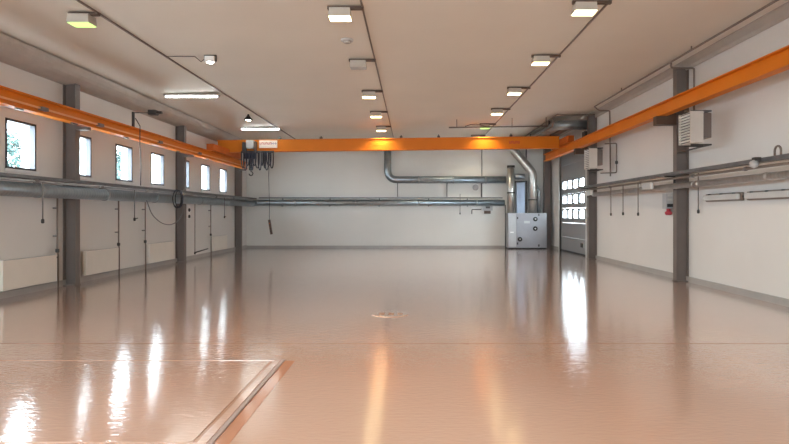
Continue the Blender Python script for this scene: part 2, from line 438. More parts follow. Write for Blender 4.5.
# sign plate with its lettering (a red word with a violet end)
sp = MB().box(-5.88, -5.18, GY - 0.155, GY - 0.131, GZ0 + 0.14, GZ0 + 0.43, 0.004).build('sign_plate', M['plate'], br)
yl = GY - 0.158
def stroke(mb, x, z, w, h): mb.box(x, x + w, yl, yl + 0.004, z, z + h)
a = MB(); xx = -5.86
for k in range(6):
    stroke(a, xx, GZ0 + 0.27, 0.018, 0.085); stroke(a, xx + 0.018, GZ0 + (0.335 if k % 2 else 0.27), 0.030, 0.018); stroke(a, xx + 0.046, GZ0 + 0.27, 0.014, 0.085); xx += 0.077
a.build('lettering', M['redpaint'], sp)
a = MB()
for k in range(3):
    stroke(a, xx, GZ0 + 0.27, 0.018, 0.085); stroke(a, xx + 0.018, GZ0 + 0.30, 0.028, 0.018); xx += 0.072
a.build('lettering', M['purple'], sp)
a = MB(); xx = 3.78
yl = GY - 0.094
for k in range(5):
    z0 = EYE + 2.46 + TILT * xx + 0.20
    stroke(a, xx, z0, 0.022, 0.10); stroke(a, xx + 0.022, z0 + (0.08 if k % 2 else 0.0), 0.035, 0.02); stroke(a, xx + 0.05, z0, 0.018, 0.10); xx += 0.085
a.build('lettering', M['redpaint'], br)

# ---- hoist with festoon cable loops, hook
HX = -6.18; HY = GY - 0.28
h = thing('hanging_chain_hoist', (HX, HY, GZ0), 'electric chain hoist with a hook hanging near the left end of the orange girder', 'hoist')
MB().box(HX - 0.14, HX + 0.14, HY - 0.12, HY + 0.12, GZ0 + 0.10, GZ0 + 0.42, 0.02).build('motor', M['greyl'], h)
MB().box(HX - 0.30, HX - 0.16, HY - 0.09, HY + 0.10, GZ0 + 0.0, GZ0 + 0.34, 0.02).build('gearbox', M['dark'], h)
MB().box(HX + 0.15, HX + 0.24, HY - 0.09, HY + 0.10, GZ0 + 0.0, GZ0 + 0.36, 0.02).build('brake_cover', M['brown'], h)
MB().box(HX - 0.34, HX + 0.30, HY - 0.07, HY + 0.15, GZ0 - 0.07, GZ0 - 0.005, 0.01).build('trolley', M['dark'], h)
MB().box(HX - 0.22, HX + 0.22, HY - 0.13, HY + 0.09, GZ0 - 0.30, GZ0 - 0.07, 0.03).build('chain_bag', M['navy'], h)
for dx in (-0.035, 0.035):
    ch = MB(); z = GZ0 - 0.3
    k = 0
    while z > GZ0 - 0.64:
        ch.bar((HX + 0.02 + dx, HY, z), (HX + 0.02 + dx, HY, z - 0.05), 0.018 if k % 2 else 0.03, 0.03 if k % 2 else 0.018); z -= 0.045; k += 1
    ch.build('chain', M['dark'], h)
hk = MB().box(HX - 0.05, HX + 0.09, HY - 0.04, HY + 0.04, GZ0 - 0.74, GZ0 - 0.62, 0.015).build('hook_block', M['dark'], h)
pts = [(HX + 0.02, HY, GZ0 - 0.74)] + [(HX + 0.02 + 0.075 * math.sin(a), HY, GZ0 - 0.86 + 0.075 * math.cos(a)) for a in [k * PI / 8 for k in range(0, 13)]]
MB().tube(pts, [0.022] * (len(pts) - 1) + [0.012], 8).build('hook', M['black'], hk)

fe = thing('festoon_cable', (HX + 0.4, HY, GZ0), 'bunched black festoon cable loops hanging under the orange girder beside the hoist', 'cable')
MB().box(-6.45, -5.22, HY - 0.24, HY - 0.20, GZ0 - 0.05, GZ0 - 0.01).build('festoon_rail', M['dark'], fe)
for k in range(13):
    x = -6.40 + 0.092 * k
    dpt = 0.62 + 0.10 * math.sin(k * 2.1); wv = 0.055 + 0.02 * math.sin(k * 1.3)
    yk = HY - 0.26 - 0.03 * (k % 3)
    pts = [(x + wv * math.cos(t * PI) + 0.02 * t * math.sin(k), yk + 0.03 * math.sin(t * PI), GZ0 - 0.04 - dpt * math.sin(t * PI) ** 0.45) for t in [q / 14 for q in range(15)]]
    MB().tube(pts, 0.021, 6).build('cable_loop', M['navy'] if k % 3 else M['black'], fe)
    MB().box(x - 0.03, x + 0.03, yk - 0.02, HY - 0.20, GZ0 - 0.09, GZ0 - 0.03, 0.006).build('cable_carrier', M['dark'], fe)

px_ = -5.46
pd = thing('pendant_control', (px_, HY, 0.8), 'dark push-button control pendant dangling on a long cord below the orange girder', 'crane control')
MB().tube([(px_, HY, GZ0 - 0.02), (px_ - 0.02, HY, 3.0), (px_ + 0.01, HY, 2.0), (px_ + 0.005, HY, 1.33)], 0.011, 6).build('cord', M['dark'], pd)
body = MB().bar((px_, HY, 1.36), (px_ + 0.09, HY, 0.80), 0.07, 0.08).build('handset', M['brown'], pd)
for k in range(4):
    z = 1.22 - 0.10 * k; x = px_ + 0.022 + 0.016 * k
    MB().cyl((x, HY - 0.035, z), (x, HY - 0.055, z), 0.018, 10).build('push_button', M['orange2'] if k == 0 else M['black'], body)

# ================================================================== CEILING LAMPS
ROWY = [9.25 + 3.15 * k for k in range(-4, 6)]
def lamp(x, y, xc, mat, label, watts=11.0):
    """square lens in a ceiling-coloured box hung under a cross channel that meets the conduit at xc"""
    zc = ceil_z(x)
    t = thing('ceiling_lamp', (x, y, zc), label, 'ceiling lamp', 'square ceiling lamps')
    ch = MB().box(x - 0.20, xc + 0.02, y - 0.035, y + 0.035, zc - 0.055, ceil_z(x - 0.20) - 0.001).build('mounting_channel', M['brown'], t)
    zt, zb = zc - 0.05, zc - 0.20
    h = MB().frustum((x, y + 0.02), 0.36, 0.265, zb + 0.010, 0.33, 0.24, zt)
    h.build('housing', M['housing'], t)
    if watts:
        l = bpy.data.lights.new('lamp_light', 'AREA'); l.shape = 'RECTANGLE'; l.size = 0.34; l.size_y = 0.25
        l.energy = watts; l.color = (1.0, 0.89, 0.68); l.spread = math.radians(125)
        lo = bpy.data.objects.new('lamp_light', l); lo.location = (0, 0.02, zb - 0.006 - zc); lo.parent = t; COL.objects.link(lo)
    MB().box(x - 0.168, x + 0.168, y - 0.100, y + 0.140, zb + 0.001, zb + 0.0095).build('lens', mat, t)
    return t
RX, MX, LX = 2.81, -1.16, -5.36
ordinal = ['nearest', 'second nearest', 'third', 'fourth', 'fifth', 'farthest']
for k, y in enumerate(ROWY):
    n = k - 4
    if n < 0:  # lamps added out of view along the rows, to light the hall
        lamp(RX, y, 3.22, M['warm'], 'added lit square lamp continuing the right ceiling row, out of view'); lamp(MX, y, -0.80, M['warm'], 'added lit square lamp continuing the middle ceiling row, out of view')
        lamp(LX, y, -5.09, M['warmg'], 'added lit square lamp continuing the left ceiling row, out of view')
        continue
    pl = ordinal[n] if n < 2 else (ordinal[n] + ' from the front' if n < 5 else 'farthest, beyond the girder')
    lamp(RX, y, 3.22, M['warm'] if n != 4 else M['warmg'], 'lit square ceiling lamp of the right row, ' + pl)
    if n == 1: lamp(MX, y, -0.80, M['lensoff'], 'unlit square ceiling lamp, the only dark one of the middle row', 0)
    elif n < 5: lamp(MX, y, -0.80, M['warm'] if n else M['warm'], 'lit square ceiling lamp of the middle row, ' + (pl if n != 4 else 'just before the girder'))
lamp(LX, ROWY[4], -5.09, M['warmg'], 'lit greenish square ceiling lamp near the top left corner of the view', 0)

def conduit(x, y0, y1, label, r=0.016):
    z = ceil_z(x) - r - 0.004
    o = MB().box(x - r, x + r, y0, y1, z - r, ceil_z(x - r) - 0.001).build('cable_conduit', M['pipe'], None, (x, y0, z))
    tag(o, label, 'conduit', 'ceiling conduits')
conduit(-5.09, -4, 25.2, 'thin dark conduit along the ceiling nearest the left wall', 0.014)
conduit(-0.80, -4, 25.0, 'thin dark conduit along the middle row of ceiling lamps', 0.013)
conduit(3.22, -4, 25.0, 'thin dark conduit along the right row of ceiling lamps', 0.013)

# fluorescent battens
def batten(x, y, label):
    z = ceil_z(x - 0.74) - 0.004
    t = thing('ceiling_fluorescent_lamp', (x, y, z), label, 'fluorescent lamp', 'fluorescent battens on the ceiling')
    MB().box(x - 0.74, x + 0.74, y - 0.09, y + 0.09, z - 0.04, z, 0.006).build('housing', M['trim'], t)
    MB().cyl((x - 0.70, y - 0.02, z - 0.066), (x + 0.70, y - 0.02, z - 0.066), 0.022, 12).build('tube', M['tube'], t)
    for s in (-1, 1): MB().box(x + s * 0.72 - 0.02, x + s * 0.72 + 0.02, y - 0.045, y + 0.03, z - 0.092, z - 0.041).build('tube_holder', M['white'], t)
batten(-5.95, 15.45, 'lit fluorescent tube batten on the ceiling, the nearer of the two')
batten(-5.68, 21.45, 'lit fluorescent tube batten on the ceiling above the hoist')
for y in (6.1, 2.95, -0.2): batten(-5.9, y, 'added lit fluorescent batten on the left of the ceiling, out of view')  # unseen battens added to throw cooler light on the left side
# small ceiling fittings
x, y = -4.18, 11.85; z = ceil_z(x)
t = thing('flood_lamp', (x, y, z), 'small lit white flood lamp in a bracket on the ceiling left of centre', 'flood lamp')
MB().box(x - 0.10, x + 0.10, y - 0.08, y + 0.06, z - 0.15, z - 0.03, 0.02).build('lamp_head', M['white'], t)
MB().box(x - 0.125, x - 0.105, y - 0.02, y + 0.02, z - 0.13, z + 0.002).box(x + 0.105, x + 0.125, y - 0.02, y + 0.02, z - 0.13, z + 0.002).box(x - 0.125, x + 0.125, y - 0.02, y + 0.02, z - 0.02, z + 0.002).build('bracket', M['dark'], t)
MB().lathe((x, y - 0.01, z - 0.165), [(0.055, 0), (0.065, 0.014)]).build('lens', M['spotlens'], t)
MB().tube([(x - 0.11, y, z - 0.07), (x - 0.20, y + 0.02, z - 0.13), (x - 0.32, y, z - 0.03), (-5.07, y, z - 0.022)], 0.009, 6).build('cord', M['dark'], t)
x, y = -5.37, 18.75; z = ceil_z(x)
t = thing('ceiling_bell_lamp', (x, y, z), 'small black bell-shaped lamp on the ceiling between the fluorescent battens', 'ceiling lamp')
MB().lathe((x, y, z - 0.19), [(0.14, 0.0), (0.145, 0.01), (0.10, 0.07), (0.055, 0.11), (0.05, 0.14)]).build('shade', M['black'], t)
MB().cyl((x, y, z - 0.06), (x, y, z), 0.03, 10).build('stem', M['black'], t)
MB().lathe((x, y, z - 0.202), [(0.07, 0), (0.085, 0.012)]).build('lens', M['spotlens'], t)
x, y = -1.24, 11.0; z = ceil_z(x)
t = thing('smoke_detector', (x, y, z), 'round white smoke detector on the ceiling between the two nearest middle lamps', 'smoke detector')
MB().lathe((x, y, z - 0.035), [(0.115, 0), (0.12, 0.01), (0.12, 0.04)]).build('base', M['greyl'], t)
MB().lathe((x, y, z - 0.075), [(0.05, 0), (0.075, 0.012), (0.08, 0.04)]).build('sensor_cap', M['lensoff'], t)
t = thing('bracket_floodlight', (-7.2, 14.75, RLT), 'dark floodlight on an arm standing on the left orange runway beam', 'floodlight')
MB().box(-7.225, -7.175, 14.72, 14.78, RLT + 0.031, RLT + 0.42).build('post', M['dark'], t)
MB().bar((-7.2, 14.75, RLT + 0.40), (-6.98, 15.35, RLT + 0.50), 0.025, 0.025).build('arm', M['dark'], t)
lh = MB().box(-7.05, -6.83, 15.22, 15.42, RLT + 0.43, RLT + 0.57, 0.03).build('lamp_head', M['dark'], t)
MB().box(-6.86, -6.70, 15.25, 15.34, RLT + 0.47, RLT + 0.53).build('visor', M['dark'], lh)
# cable hanging from that arm down to the duct
tag(MB().tube([(-7.13, 14.72, RLT + 0.25), (-7.02, 14.74, RLT + 0.05), (-7.03, 14.75, RLB - 0.1), (-7.05, 14.85, 2.9), (-7.08, 14.9, 2.33)], 0.012, 6).build('power_cable', M['dark'], None, (-7.1, 14.75, 2.33)), 'thin dark cable dropping from the left orange beam to the duct', 'cable')

# pipe hung across the hall in front of the girder
y, z = 20.75, EYE + 3.13
t = thing('hanging_pipe', (3.3, y, z), 'thin dark pipe hung across under the ceiling in front of the orange girder', 'pipe')
MB().cyl((1.36, y, z), (4.98, y, z + 0.05), 0.024, 10).build('pipe', M['pipe'], t)
for x in (1.65, 3.66, 4.9): MB().box(x - 0.012, x + 0.012, y - 0.012, y + 0.012, z, ceil_z(x) + 0.002).build('hanger_rod', M['pipe'], t)
MB().tube([(1.95, y - 0.02, z + 0.04), (2.15, y - 0.05, z + 0.10), (2.35, y - 0.02, z + 0.12), (2.75, y, z + 0.03)], 0.014, 6).build('cable', M['pipe'], t)

# ================================================================== LEFT WALL SERVICES
# big spiral duct that runs along the left wall and turns along the back wall
DZc, DR = EYE + 0.445, 0.135
dk = thing('spiral_duct', (-7.24, 12, DZc), 'long galvanised spiral duct along the left wall below the windows', 'duct', 'spiral ducts')
DX = -7.24
MB().tube([(DX, -5.0, DZc), (DX, 25.87, DZc)], DR, 20).build('pipe', M['galvY'], dk)
for y in (2.0, 5.0, 8.0, 11.0, 13.4, 16.0, 19.4, 22.3): MB().cyl((DX, y, DZc), (DX, y + 0.06, DZc), DR + 0.012, 20).build('collar', M['galv'], dk)
for y in (6.57, 12.67, 18.69, 24.89): MB().bar((-7.42, y, DZc + DR + 0.02), (DX + 0.1, y, DZc + DR + 0.02), 0.05, 0.035).build('support_arm', M['dark'], dk)
bk = thing('spiral_duct', (-1, 26.33, DZc + 0.04), 'long galvanised spiral duct running low across the back wall', 'duct', 'spiral ducts')
BZ = DZc + 0.05; BYY = YB - 0.25
MB().tube([(DX, 25.91, DZc), (DX, BYY, BZ), (4.30, BYY, BZ)], DR, 20, 0.2).build('pipe', M['galvX'], bk)
for x in (-5.4, -2.6, 0.3, 3.0): MB().cyl((x, BYY, BZ), (x + 0.06, BYY, BZ), DR + 0.012, 20).build('collar', M['galv'], bk)
for x in (-6.0, -3.8, -1.5, 0.8, 2.6): MB().box(x - 0.02, x + 0.02, BYY - 0.01, YB - 0.002, BZ - DR - 0.03, BZ - DR - 0.005).box(x - 0.02, x + 0.02, YB - 0.02, YB - 0.002, BZ - DR - 0.03, BZ + 0.2).build('wall_bracket', M['dark'], bk)
ub = thing('spiral_duct', (1.5, 26.35, EYE + 1.53), 'upper galvanised spiral duct on the back wall with a bend up behind the girder', 'duct', 'spiral ducts')
UZ = EYE + 1.56
MB().tube([(-1.10, BYY, EYE + 3.1), (-1.10, BYY, UZ), (4.36, BYY, UZ)], 0.165, 20, 0.45).build('pipe', M['galvX'], ub)
for x in (0.3, 1.9, 3.4): MB().cyl((x, BYY, UZ), (x + 0.06, BYY, UZ), 0.178, 20).build('collar', M['galv'], ub)
for x in (-0.65, 1.65, 3.25): MB().box(x - 0.018, x + 0.018, YB - 0.06, YB - 0.03, BZ + 0.28, UZ - 0.1).box(x - 0.018, x + 0.018, YB - 0.30, YB - 0.002, UZ - 0.20, UZ - 0.17).build('wall_bracket', M['dark'], ub)
# cable trays
t = thing('cable_tray', (-7.3, 12, EYE + 0.66), 'long dark cable tray above the spiral duct on the left wall', 'cable tray', 'cable trays')
MB().box(-7.41, -7.14, -5, 26.3, EYE + 0.655, EYE + 0.668).box(-7.15, -7.135, -5, 26.3, EYE + 0.655, EYE + 0.715).box(-7.415, -7.40, -5, 26.3, EYE + 0.655, EYE + 0.715).build('tray', M['tray'], t)
for q, (dx, dz) in enumerate(((-7.20, 0.69), (-7.27, 0.685), (-7.34, 0.69))):
    MB().tube([(dx, -4.9, EYE + dz), (dx + 0.01, 8, EYE + dz), (dx, 16, EYE + dz), (dx, 26.2, EYE + dz)], 0.02, 8).build('cable', M['pipe'] if q else M['pipeg'], t)
t2 = thing('cable_tray', (-1, 26.4, EYE + 0.72), 'dark cable tray just above the low duct on the back wall', 'cable tray', 'cable trays')
MB().box(-7.05, 4.2, YB - 0.30, YB - 0.06, EYE + 0.695, EYE + 0.71).box(-7.05, 4.2, YB - 0.31, YB - 0.295, EYE + 0.695, EYE + 0.75).build('tray', M['tray'], t2)
MB().cyl((-7.0, YB - 0.2, EYE + 0.735), (4.1, YB - 0.2, EYE + 0.735), 0.022, 8).build('cable', M['pipe'], t2)
# pipe between tray and duct on the left wall
pg = thing('compressed_air_pipe', (-7.12, 12, EYE + 0.60), 'thin grey air pipe between tray and duct on the left wall', 'pipe')
MB().cyl((-7.08, -5, EYE + 0.605), (-7.08, 26.0, EYE + 0.605), 0.024, 10).build('pipe', M['galv'], pg)
for y in (10.7, 12.95, 15.2, 17.6, 20.6, 22.6, 23.9): MB().lathe((-7.08, y, EYE + 0.605), [(0.035, 0), (0.045, 0.01), (0.045, 0.09), (0.035, 0.10)], (0, 1, 0), 12).build('coupling', M['galvP'] if int(y) % 2 else M['pipeg'], pg)

# radiators
def radiator(y0, y1, label):
    x0, x1, z0, z1 = XL + 0.05, XL + 0.14, 0.16, 0.72
    t = thing('radiator', (XL + 0.05, (y0 + y1) / 2, z0), label, 'radiator', 'cream radiators under the windows')
    MB().box(x0, x1, y0, y1, z0, z1, 0.012).build('panel', M['cream'], t)
    g = MB()
    for k in range(int((y1 - y0) / 0.07)): g.box(x0 + 0.012, x1 - 0.012, y0 + 0.035 + 0.07 * k, y0 + 0.075 + 0.07 * k, z1 - 0.002, z1 + 0.006)
    g.build('top_grille', M['greyl'], t)
    for y in (y0 + 0.2, y1 - 0.2): MB().box(XL + 0.004, x0 + 0.01, y - 0.02, y + 0.02, z0 + 0.1, z1 - 0.05).build('wall_bracket', M['pipeg'], t)
    MB().cyl(((x0 + x1) / 2, y1, z1 - 0.06), ((x0 + x1) / 2, y1 + 0.07, z1 - 0.06), 0.022, 10).build('valve', M['dark'], t)
    return t
radiator(10.55, 12.15, 'cream panel radiator nearest the viewer, cut by the left edge')
radiator(13.25, 14.72, 'cream panel radiator just behind the nearest left steel column')
radiator(16.45, 18.15, 'cream panel radiator before the second left steel column')
radiator(21.80, 23.40, 'small-looking cream panel radiator farthest away by the back corner')
def riser(y, z0, label, foot=True):
    t = thing('heating_riser', (XL + 0.09, y, z0), label, 'pipe', 'heating risers by the radiators')
    z0 = 0.0
    MB().tube([(XL + 0.095, y, EYE + 0.52), (XL + 0.095, y, 0.80), (XL + 0.095, y + 0.03, 0.70), (XL + 0.095, y + 0.03, z0)], 0.018, 8).build('pipe', M['pipe'], t)
    MB().lathe((XL + 0.095, y, 0.76), [(0.03, 0), (0.038, 0.01), (0.038, 0.07), (0.03, 0.08)], (0, 0, 1), 10).build('valve', M['dark'], t)
    for z in (1.1, 1.7): MB().box(XL, XL + 0.08, y - 0.012, y + 0.012, z, z + 0.03).build('clip', M['pipeg'], t)
riser(12.24, 0.22, 'thin dark heating riser at the right end of the nearest radiator')
riser(14.80, 0.20, 'thin dark heating riser at the right end of the second radiator')
riser(16.28, 0.20, 'thin dark heating riser at the left end of the third radiator')
riser(21.60, 0.20, 'thin dark heating riser at the left end of the farthest radiator')
def drop(x, y, ztop, z0, label, hook=0.0, mat='pipeg', cat='air drop', name='hanging_air_pipe', grp='short air drops'):
    t = thing(name, (x, y, z0), label, cat, grp)
    MB().cyl((x, y, z0 + 0.05), (x, y, ztop), 0.013, 8).build('pipe', M[mat], t)
    MB().lathe((x, y, z0 - 0.02), [(0.012, 0), (0.028, 0.01), (0.028, 0.07), (0.014, 0.09)], (0, 0, 1), 10).build('coupling', M['dark'], t)
    if hook: MB().cyl((x, y, z0 + 0.03), (x, y + hook, z0 + 0.05), 0.014, 8).build('side_valve', M['dark'], t)
    return t
drop(-7.02, 10.85, EYE + 0.60, EYE - 0.17, 'thin grey air drop above the nearest radiator')
drop(-7.02, 14.45, EYE + 0.60, EYE - 0.17, 'thin grey air drop left of the third radiator', 0.16)
drop(-7.02, 21.4, EYE + 0.60, EYE - 0.16, 'thin grey air drop near the farthest radiator', 0.14)
t = drop(-7.20, 18.95, DZc - DR - 0.002, 0.26, 'tall dark pipe drop with side tap next to the second left column', 0.0, 'pipe', 'pipe', 'pipe_drop', None)
MB().cyl((-7.20, 18.95, 0.30), (-7.20 + 0.02, 20.1, 0.36), 0.022, 8).build('side_tap', M['dark'], t)
# coiled hose on the second column, and the slack loop
cl = thing('coiled_hose', (-6.97, 17.05, 2.03), 'dark coiled hose hung on the duct by the second left column', 'hose')
for k in range(4):
    rx, rz = 0.10 + 0.025 * math.sin(k * 2.0), 0.25 + 0.02 * math.cos(k * 1.7)
    cx, cy = -6.905 + 0.010 * k, 16.78 + 0.028 * k
    MB().tube([(cx + rx * math.cos(a), cy + 0.5 * rx * math.cos(a), 2.03 + rz * math.sin(a)) for a in [2 * PI * q / 28 for q in range(28)]], 0.012, 6, 0, True).build('hose_turn', M['navy'] if k % 2 else M['black'], cl)
MB().bar((-7.05, 16.85, EYE + 0.66), (-6.78, 16.85, EYE + 0.66), 0.03, 0.02).bar((-6.78, 16.85, EYE + 0.655), (-6.78, 16.85, EYE + 0.72), 0.02, 0.03).build('hanger_hook', M['dark'], cl)
tag(MB().tube([(-7.06, 15.2, EYE + 0.35), (-7.05, 15.45, EYE - 0.02), (-7.03, 16.0, EYE - 0.28), (-7.02, 16.6, EYE - 0.34), (-7.02, 17.15, EYE - 0.24), (-7.02, 17.5, EYE + 0.02), (-7.04, 17.6, EYE + 0.3)], 0.014, 8, 0.3).build('slack_cable', M['pipeg'], None, (-7.05, 16.4, EYE - 0.3)), 'slack grey cable looping below the duct on the left wall', 'cable')
t = thing('socket_panel', (XL, 19.35, 1.4), 'white socket panel with dark outlets right of the second left column', 'socket box')
MB().box(XL, XL + 0.14, 19.22, 19.50, 1.42, 1.88, 0.01).build('box', M['white'], t)
for z in (1.50, 1.72): MB().lathe((XL + 0.14, 19.36, z), [(0.06, -0.002), (0.06, 0.02), (0.045, 0.035)], (1, 0, 0), 14).build('outlet', M['black'], t)

# ================================================================== RIGHT WALL SERVICES
tr = thing('cable_tray', (6.05, 12, EYE + 0.9), 'long brown cable tray and pipes along the right wall', 'cable tray', 'cable trays')
MB().box(5.96, 6.14, -5, 20.3, EYE + 0.88, EYE + 0.895).box(5.955, 5.972, -5, 20.3, EYE + 0.88, EYE + 0.95).box(6.125, 6.14, -5, 20.3, EYE + 0.88, EYE + 0.95).build('tray', M['tray'], tr)
for q in range(2): MB().cyl((6.01 + 0.06 * q, -4.9, EYE + 0.925), (6.01 + 0.06 * q, 20.2, EYE + 0.925), 0.022, 8).build('cable', M['pipe'], tr)
for y in (0.19, 6.79, 13.40, 20.0): MB().bar((6.19, y, EYE + 0.865), (5.95, y, EYE + 0.865), 0.05, 0.03).box(6.165, 6.19, y - 0.03, y + 0.03, EYE + 0.55, EYE + 0.95).build('support_arm', M['dark'], tr)
t = thing('steel_pipe', (6.0, 12, EYE + 0.8), 'thin dark steel pipe just under the brown tray on the right wall', 'pipe')
MB().cyl((6.0, -5, EYE + 0.80), (6.0, 20.3, EYE + 0.80), 0.026, 10).build('pipe', M['pipe'], t)
for y in (8.2, 10.2, 12.1, 14.9, 17.2): MB().lathe((6.0, y, EYE + 0.80), [(0.03, 0), (0.038, 0.01), (0.038, 0.07), (0.03, 0.08)], (0, 1, 0), 10).build('coupling', M['pipeg'], t)
rd = thing('small_duct', (6.03, 12, EYE + 0.63), 'pale slim duct along the right wall below the brown tray', 'duct')
MB().tube([(6.03, -5, EYE + 0.625), (6.03, 18.9, EYE + 0.625)], 0.068, 16).build('pipe', M['galvP'], rd)
for y in (9.6, 11.9, 12.1, 14.2, 16.2, 18.6): MB().cyl((6.03, y, EYE + 0.625), (6.03, y + 0.12, EYE + 0.625), 0.076, 16).build('collar', M['galvP'], rd)
# ball-shaped fitting and ring on the tray
t = thing('camera_dome', (5.93, 9.7, EYE + 0.83), 'small pale round fitting on the brown tray near the right edge', 'fitting')
MB().lathe((5.86, 9.75, EYE + 0.845), [(0.02, -0.075), (0.055, -0.05), (0.075, 0), (0.055, 0.05), (0.02, 0.075)], (-1, 0, 0), 16).build('dome', M['greyl'], t)
MB().box(5.85, 5.953, 9.70, 9.80, EYE + 0.90, EYE + 0.96).build('mount', M['dark'], t)
pts = [(5.963, 9.20, EYE + 0.952), (5.963, 9.20, EYE + 1.02)] + [(5.963, 9.28 - 0.08 * math.cos(a), EYE + 1.02 + 0.08 * math.sin(a)) for a in [k * PI / 8 for k in range(1, 8)]] + [(5.963, 9.36, EYE + 1.02), (5.963, 9.36, EYE + 0.952)]
tag(MB().tube(pts, 0.018, 8).build('ring_hook', M['pipe'], None, (6.0, 9.28, EYE + 0.9)), 'dark looped hook standing on the brown tray near the right edge', 'hook')
# small boxes that sit on the tray further in
for (y, w, label) in ((14.25, 0.55, 'grey rounded box on the right wall run beside the near right column'), (18.9, 0.5, 'pale long box on the right wall run near the far column')):
    t = thing('junction_box', (6.0, y, EYE + 0.66), label, 'junction box', 'junction boxes on the right wall')
    MB().box(5.86, 5.945, y - w / 2, y + w / 2, EYE + 0.60, EYE + 0.77, 0.025).build('body', M['diff'], t)
    MB().box(5.85, 5.865, y - w / 2 + 0.05, y + w / 2 - 0.05, EYE + 0.63, EYE + 0.74, 0.004).build('lid', M['greyl'], t)
# air drops
drop(5.93, 16.95, EYE + 0.8, EYE - 0.05, 'grey air drop leftmost of three near the far right column', 0, 'pipe')
drop(5.93, 15.98, EYE + 0.8, EYE - 0.03, 'grey air drop second from the left on the right wall', 0.0, 'pipe')
drop(5.93, 14.92, EYE + 0.8, EYE - 0.04, 'grey air drop third from the left on the right wall', 0.0, 'pipe')
t = drop(6.40, 12.72, EYE + 0.9, EYE + 0.02, 'thin pale hose drop just right of the near right steel column', 0.0, 'pipeg')
t = thing('socket_panel', (6.4, 14.2, 1.55), 'white socket box with a dark red plug left of the near right column', 'socket box')
MB().box(6.30, 6.478, 14.10, 14.32, 1.72, 2.10, 0.01).build('box', M['greyl'], t)
MB().box(6.32, 6.46, 14.075, 14.10, 1.76, 1.84).build('outlet', M['black'], t)
for z in (1.92, 2.02): MB().box(6.33, 6.45, 14.09, 14.10, z, z + 0.05).build('socket_cover', M['diff'], t)
MB().lathe((6.39, 14.17, 1.56), [(0.06, 0), (0.085, 0.03), (0.085, 0.08), (0.05, 0.10), (0.05, 0.16)], (0, 0, 1), 14).build('plug', M['red'], t)
# sealed lamps on the right wall
def wall_lamp(y0, y1, label):
    z = EYE + 0.335
    t = thing('sealed_wall_lamp', (6.44, (y0 + y1) / 2, z), label, 'wall lamp', 'sealed lamps on the right wall')
    MB().box(6.40, 6.479, y0, y1, z - 0.085, z + 0.085, 0.03).build('housing', M['pipe'], t)
    MB().box(6.33, 6.41, y0 + 0.03, y1 - 0.03, z - 0.06, z + 0.058, 0.03).build('diffuser', M['diff'], t)
    for k in (0.15, 0.5, 0.85):
        y = y0 + (y1 - y0) * k
        MB().box(6.35, 6.44, y - 0.012, y + 0.012, z + 0.05, z + 0.08).build('clip', M['dark'], t)
    for y in (y0 - 0.02, y1 + 0.02): MB().cyl((6.44, y - 0.025, z), (6.44, y + 0.025, z), 0.018, 8).build('cable_gland', M['dark'], t)
wall_lamp(11.08, 12.42, 'unlit sealed grey lamp on the right wall, the one nearer the column')
wall_lamp(9.58, 10.90, 'unlit sealed grey lamp on the right wall, the one at the right edge')

# fan heaters
def heater(y0, yc, label):
    z0, z1 = EYE + 1.44, EYE + 2.08
    t = thing('fan_heater', (5.85, y0 + 0.25, z0), label, 'fan heater', 'fan heaters by the right columns')
    MB().box(5.70, 5.92, y0, y0 + 0.52, z0, z1, 0.015).build('casing', M['heater'], t)
    lf = MB().box(5.655, 5.70, y0 + 0.0, y0 + 0.03, z0, z1).box(5.655, 5.70, y0 + 0.49, y0 + 0.52, z0, z1).build('louvre_frame', M['heater'], t)
    MB().box(5.692, 5.699, y0 + 0.03, y0 + 0.49, z0 + 0.02, z1 - 0.02).build('dark_backing', M['dark'], t)  # dark sheet added to deepen the gaps between the louvres
    for k in range(10):
        z = z0 + 0.05 + 0.058 * k
        MB().bar((5.665, y0 + 0.03, z), (5.665, y0 + 0.49, z), 0.045, 0.010, (0.6, 0, 1)).build('louvre', M['white'], t)
    MB().box(5.93, 6.10, y0 + 0.03, y0 + 0.49, z0 + 0.10, z1 - 0.03, 0.02).build('fan_shroud', M['column'], t)
    for z in (z0 - 0.03, z1 + 0.02):
        MB().bar((5.72, y0 + 0.12, z), (6.14, y0 + 0.12, z), 0.03, 0.03).bar((5.72, y0 + 0.40, z), (6.14, y0 + 0.40, z), 0.03, 0.03).bar((6.12, y0 + 0.10, z), (6.12, y0 + 0.52, z), 0.03, 0.03).bar((6.12, y0 + 0.45, z), (6.21, yc, z), 0.03, 0.03).build('mounting_arm', M['dark'], t)
    MB().tube([(5.80, y0 + 0.48, z1 + 0.0), (5.78, y0 + 0.52, z1 + 0.10), (5.90, y0 + 0.60, z1 + 0.08), (6.1, y0 + 0.7, z1 + 0.06)], 0.02, 8, 0.06).build('feed_pipe', M['pipe'], t)
heater(11.55, 13.30, 'beige louvred fan heater on the wall at the near right column')
heater(18.15, 19.90, 'beige louvred fan heater on the wall at the far right column')

